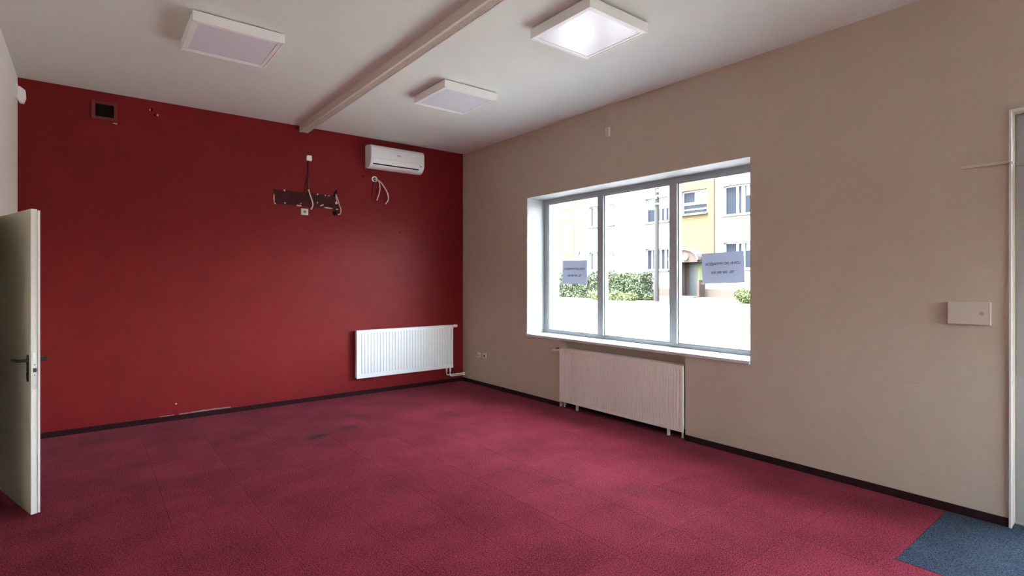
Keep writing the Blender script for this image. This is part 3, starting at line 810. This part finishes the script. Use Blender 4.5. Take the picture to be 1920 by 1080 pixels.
MB().box(-0.0009, -0.0003, 0.215, 0.240, 0.085, 0.125).build('tape', 'white_plastic', n2)

# ------------------------------------------------------------------ outside: street, verge, building opposite
XF = 24.7
def gz(x): return -0.15 + (x - XG) * 0.047
MB_road = MB()
MB_road.v = [(XG, -25, -0.15), (19.4, -25, gz(19.4)), (19.4, 60, gz(19.4)), (XG, 60, -0.15), (XG, -25, -0.6), (19.4, -25, -0.6), (19.4, 60, -0.6), (XG, 60, -0.6)]
MB_road.f = [(0, 1, 2, 3), (7, 6, 5, 4), (0, 4, 5, 1), (1, 5, 6, 2), (2, 6, 7, 3), (3, 7, 4, 0)]
MB_road.build('ground_street', 'road', label='sunlit pale street outside the window', cat='street', kind='structure')
kb = empty('kerb', (19.5, 15, gz(19.4)), 'low kerb of grey stones between street and verge', 'kerb', kind='structure')
for k in range(48):
    y0 = 0.0 + k * 0.8
    MB().box(19.4, 19.56, y0 + 0.01, y0 + 0.79, gz(19.4) - 0.2, gz(19.4) + 0.06).build('kerb_stone', 'kerb', kb)
v = MB()
v.v = [(19.56, -25, gz(19.4) + 0.03), (XF, -25, 0.68), (XF, 60, 0.68), (19.56, 60, gz(19.4) + 0.03), (19.56, -25, -0.6), (XF, -25, -0.6), (XF, 60, -0.6), (19.56, 60, -0.6)]
v.f = MB_road.f
mat('verge', (0.052, 0.053, 0.034), 0.95, 0.1, var=(2.5, 0.2))
v.build('ground_verge', 'verge', label='pale sunlit verge in front of the building', cat='verge', kind='structure')
mb = MB()
mb.box(-60, XL - 2.2, -60, 80, -0.8, -0.15).box(XL - 2.2, XG, -60, YR - 0.3, -0.8, -0.15)
mb.build('ground_yard', 'road', label='paved yard behind the shop', cat='ground', kind='structure')

bd = empty('apartment_building', (XF, 17, 0.65), 'white and yellow apartment building across the street', 'building')
WINS = [(19.15, 17.58, 4.74, 6.10, 'a'), (19.15, 17.58, 2.08, 3.30, 'b'), (23.50, 21.42, 4.85, 6.13, 'c'), (23.50, 21.42, 2.13, 3.28, 'c'),
        (14.40, 12.80, 4.72, 6.19, 'd'), (14.40, 12.80, 2.07, 3.40, 'e'), (16.72, 15.22, 4.96, 6.20, 'y'),
        (10.6, 9.0, 4.72, 6.19, 'a'), (10.6, 9.0, 2.07, 3.40, 'b')]
mb = MB()
holed(mb, 'x', XF, XF + 0.5, -5, 45, -0.3, 11.2, [(w[1], w[0], w[2], w[3], None) for w in WINS] + [(15.51, 16.80, 0.6, 2.50, None)])
mb.build('facade', 'facade_white', bd)
mb = MB()
holed(mb, 'x', XF - 0.12, XF, 14.83, 17.22, 2.60, 11.2, [(15.22, 16.72, 4.96, 6.20, None)])
mb.build('yellow_bay', 'facade_yellow', bd)
MB().box(XF + 0.5, XF + 9, -5, 45, -0.3, 11.2).build('body', 'facade_white', bd)
MB().prism([(-5.5, 11.2), (45.5, 11.2), (45.5, 11.45), (-5.5, 11.45)], 'x', XF - 0.5, XF + 9.5).build('roof', 'roof_tile', bd)
for (y0, y1) in ((-5, 15.51), (16.80, 45)):
    MB().box(XF - 0.05, XF, y0, y1, -0.3, 1.09).build('plinth', 'plinth_pink', bd)
def far_window(y1, y0, z0, z1, kind):
    base = XF if kind != 'y' else XF - 0.12
    X0 = base + 0.16
    f = MB(); t = 0.075
    f.box(X0, X0 + 0.06, y0, y0 + t, z0, z1).box(X0, X0 + 0.06, y1 - t, y1, z0, z1).box(X0, X0 + 0.06, y0 + t, y1 - t, z0, z0 + t).box(X0, X0 + 0.06, y0 + t, y1 - t, z1 - t, z1)
    if kind == 'y':
        yc = y0 + (y1 - y0) * 0.48
        f.box(X0, X0 + 0.06, yc - 0.06, yc + 0.06, z0 + 0.62, z1 - t)
        f.box(X0, X0 + 0.06, y0 + t, y1 - t, z0 + 0.50, z0 + 0.64)
        f.box(X0 + 0.005, X0 + 0.055, y0 + t, y1 - t, z0 + 0.23, z0 + 0.30)
    else:
        yc = y0 + (y1 - y0) * (0.40 if kind in 'ab' else 0.58)
        f.box(X0, X0 + 0.06, yc - 0.07, yc + 0.07, z0 + t, z1 - t)
    wobj = f.build('window', 'pvc_white', bd)
    MB().box(X0 + 0.03, X0 + 0.04, y0 + t, y1 - t, z0 + t, z1 - t).build('pane', 'far_glass', wobj)
    if kind == 'y': cs = [(y0 + t, yc - 0.06, z0 + 0.64, z1 - t)]
    elif kind == 'c': cs = [(yc + 0.07, y1 - 0.16, z0 + t, z1 - t), (y0 + 0.2, yc - 0.25, z0 + t, z1 - t)]
    elif kind == 'a': cs = [(y0 + t, y1 - t, z0 + 0.75, z1 - t), (y0 + 0.28, y0 + 0.42, z0 + t, z0 + 0.75)]
    elif kind == 'b': cs = [(y0 + 0.24, y0 + 0.40, z0 + t, z1 - t), (y1 - 0.42, y1 - 0.30, z0 + t, z1 - t)]
    else: cs = [(y0 + 0.55, y0 + 0.75, z0 + t, z1 - t), (y0 + t, y0 + 0.5, z0 + 0.9, z1 - t)]
    for q in cs: MB().box(X0 + 0.02, X0 + 0.029, *q).build('curtain', 'curtain', wobj)
    MB().box(base - 0.14, X0, y0 - 0.06, y1 + 0.06, z0 - 0.06, z0).build('window_ledge', 'facade_sill', wobj)
for w in WINS: far_window(*w)
MB().box(XF + 0.3, XF + 0.5, 15.51, 16.80, 0.6, 2.50).build('porch_recess', 'porch_brown', bd)
dd = MB().box(XF + 0.24, XF + 0.3, 15.55, 16.45, 0.72, 2.48).build('entrance_door', 'porch_door', bd)
MB().box(XF + 0.22, XF + 0.24, 15.62, 15.95, 1.55, 2.35).build('door_pane', 'leaf_light', dd)
MB().box(XF - 0.55, XF, 16.62, 16.82, 0.62, 2.50).build('porch_wall', 'porch_brown', bd)
MB().box(XF - 0.55, XF, 15.38, 15.50, 0.62, 1.55).build('porch_wall', 'porch_brown', bd)
n = 12
arc = [(16.16 + 0.80 * math.cos(math.pi * i / n), 2.56 + 0.52 * math.sin(math.pi * i / n)) for i in range(n + 1)]
cn = MB().prism(arc + [(15.36, 2.46), (16.96, 2.46)], 'x', XF - 0.75, XF).build('porch_canopy', 'porch_brown', bd)
arc2 = [(16.16 + 0.90 * math.cos(math.pi * i / n), 2.57 + 0.60 * math.sin(math.pi * i / n)) for i in range(n + 1)]
MB().prism(arc2 + arc[::-1], 'x', XF - 0.82, XF).build('canopy_roof', 'facade_sill', cn)
MB().cyl((16.02, 2.72), 'x', 0.155, XF - 0.83, XF - 0.75, 20).build('porch_lamp', 'lamp_glass', cn, smooth=True)
MB().box(XF - 1.0, XF - 0.02, 15.4, 16.9, 0.5, 0.72).build('door_step', 'kerb', bd)
# painted yellow outlines on the facade and a round teal house sign
for (y0, y1, z0, z1) in ((24.70, 26.05, 3.08, 5.56), (24.55, 26.05, 6.12, 7.2), (26.9, 28.6, 3.08, 5.56)):
    m_ = MB(); t = 0.16
    m_.box(XF - 0.03, XF, y0, y0 + t, z0, z1).box(XF - 0.03, XF, y1 - t, y1, z0, z1).box(XF - 0.03, XF, y0 + t, y1 - t, z0, z0 + t).box(XF - 0.03, XF, y0 + t, y1 - t, z1 - t, z1)
    m_.build('yellow_outline', 'yellow_line', bd)
sg = MB().ring((24.43, 3.30), 'x', 0.085, 0.155, XF - 0.06, XF, 20).build('house_sign', 'sign_teal', bd)
MB().cyl((24.43, 3.30), 'x', 0.087, XF - 0.05, XF, 16).build('sign_face', 'lamp_glass', sg)

# utility pole
pl = empty('utility_pole', (20.5, 15.25, 0.6), 'grey concrete utility pole with insulators in front of the building', 'pole')
MB().tube([(20.5, 15.25, 0.4), (20.5, 15.25, 2.0), (20.5, 15.21, 7.6)], [0.125, 0.115, 0.085], 14).build('shaft', 'pole_concrete', pl, smooth=True)
for k, (dy, z) in enumerate(((0.14, 5.05), (-0.02, 5.25), (0.16, 5.42), (-0.12, 5.55), (0.10, 5.72))):
    MB().tube([(20.38, 15.22 + dy, z), (20.38, 15.22 + dy, z + 0.05), (20.38, 15.22 + dy, z + 0.12), (20.38, 15.22 + dy, z + 0.15)], [0.05, 0.07, 0.06, 0.03], 10).build('insulator', 'insulator', pl, smooth=True)
for z in (5.36, 5.00): MB().box(20.35, 20.42, 15.0, 15.45, z, z + 0.05).build('cross_arm', 'steel', pl)

def foliage(n, f, size):
    m_ = MB()
    for _ in range(n):
        c = Vector(f())
        u = Vector((random.gauss(0, 1), random.gauss(0, 1), random.gauss(0, 1))).normalized()
        w = u.cross(Vector((random.gauss(0, 1), random.gauss(0, 1), random.gauss(0, 1)))).normalized()
        s_ = size * random.uniform(0.6, 1.3)
        m_.quadcard(c, u * s_, w * s_ * 0.6)
    return m_
def hedge(label, x0, x1, y0, y1, z0, z1, n, m_='leaf_hedge', ragged=0.12):
    e = empty('hedge', ((x0 + x1) / 2, (y0 + y1) / 2, z0), label, 'hedge', 'hedges by the street')
    def f():
        x, y = random.uniform(x0, x1), random.uniform(y0, y1)
        zt = z1 + ragged * (math.sin(y * 5.1) + math.sin(y * 11.7 + x * 4)) * 0.5
        z = random.uniform(z0, zt)
        k = random.random()
        if k < 0.45: x = x0 + random.gauss(0, 0.05)
        elif k < 0.75: z = zt + random.gauss(0, 0.05)
        elif k < 0.85: y = y0 + random.gauss(0, 0.05)
        return (x, y, z)
    foliage(n, f, 0.055).build('foliage', m_, e)
    for k in range(int((y1 - y0) / 0.4)):
        y = y0 + 0.2 + k * 0.4
        MB().tube([((x0 + x1) / 2, y, z0 - 0.1), ((x0 + x1) / 2 + random.uniform(-0.15, 0.15), y + random.uniform(-0.1, 0.1), z1 - 0.1)], 0.02, 5).build('stem', 'twig', e)
    return e
hedge('trimmed dark green hedge left of the utility pole', 20.9, 21.7, 16.35, 18.75, 0.56, 1.72, 9000)
hedge('looser green hedge behind the left notice', 21.1, 22.0, 19.3, 27.0, 0.58, 1.55, 16000, 'leaf_hedge', 0.45)
hedge('low yellow-green hedge at the foot of the trimmed hedge', 20.05, 20.55, 16.45, 19.0, 0.54, 0.84, 3500, 'leaf_light', 0.1)
def bush(label, c, rad, n, m_):
    e = empty('bush', (c[0], c[1], c[2] - rad[2]), label, 'bush')
    def f():
        while True:
            p = Vector((random.uniform(-1, 1), random.uniform(-1, 1), random.uniform(-1, 1)))
            if 0.35 < p.length < 1: break
        return (c[0] + p[0] * rad[0], c[1] + p[1] * rad[1], c[2] + p[2] * rad[2])
    foliage(n, f, 0.045).build('foliage', m_, e)
    MB().tube([(c[0], c[1], c[2] - rad[2] - 0.15), (c[0] + 0.03, c[1] + 0.05, c[2] + rad[2] * 0.5)], 0.025, 6).build('stem', 'twig', e)
bush('round light green bush below the right notice', (21.3, 11.30, 0.92), (0.42, 0.58, 0.32), 3500, 'leaf_light')
bush('small dark plant at the foot of the utility pole', (20.9, 15.95, 0.75), (0.25, 0.30, 0.18), 700, 'leaf_hedge')
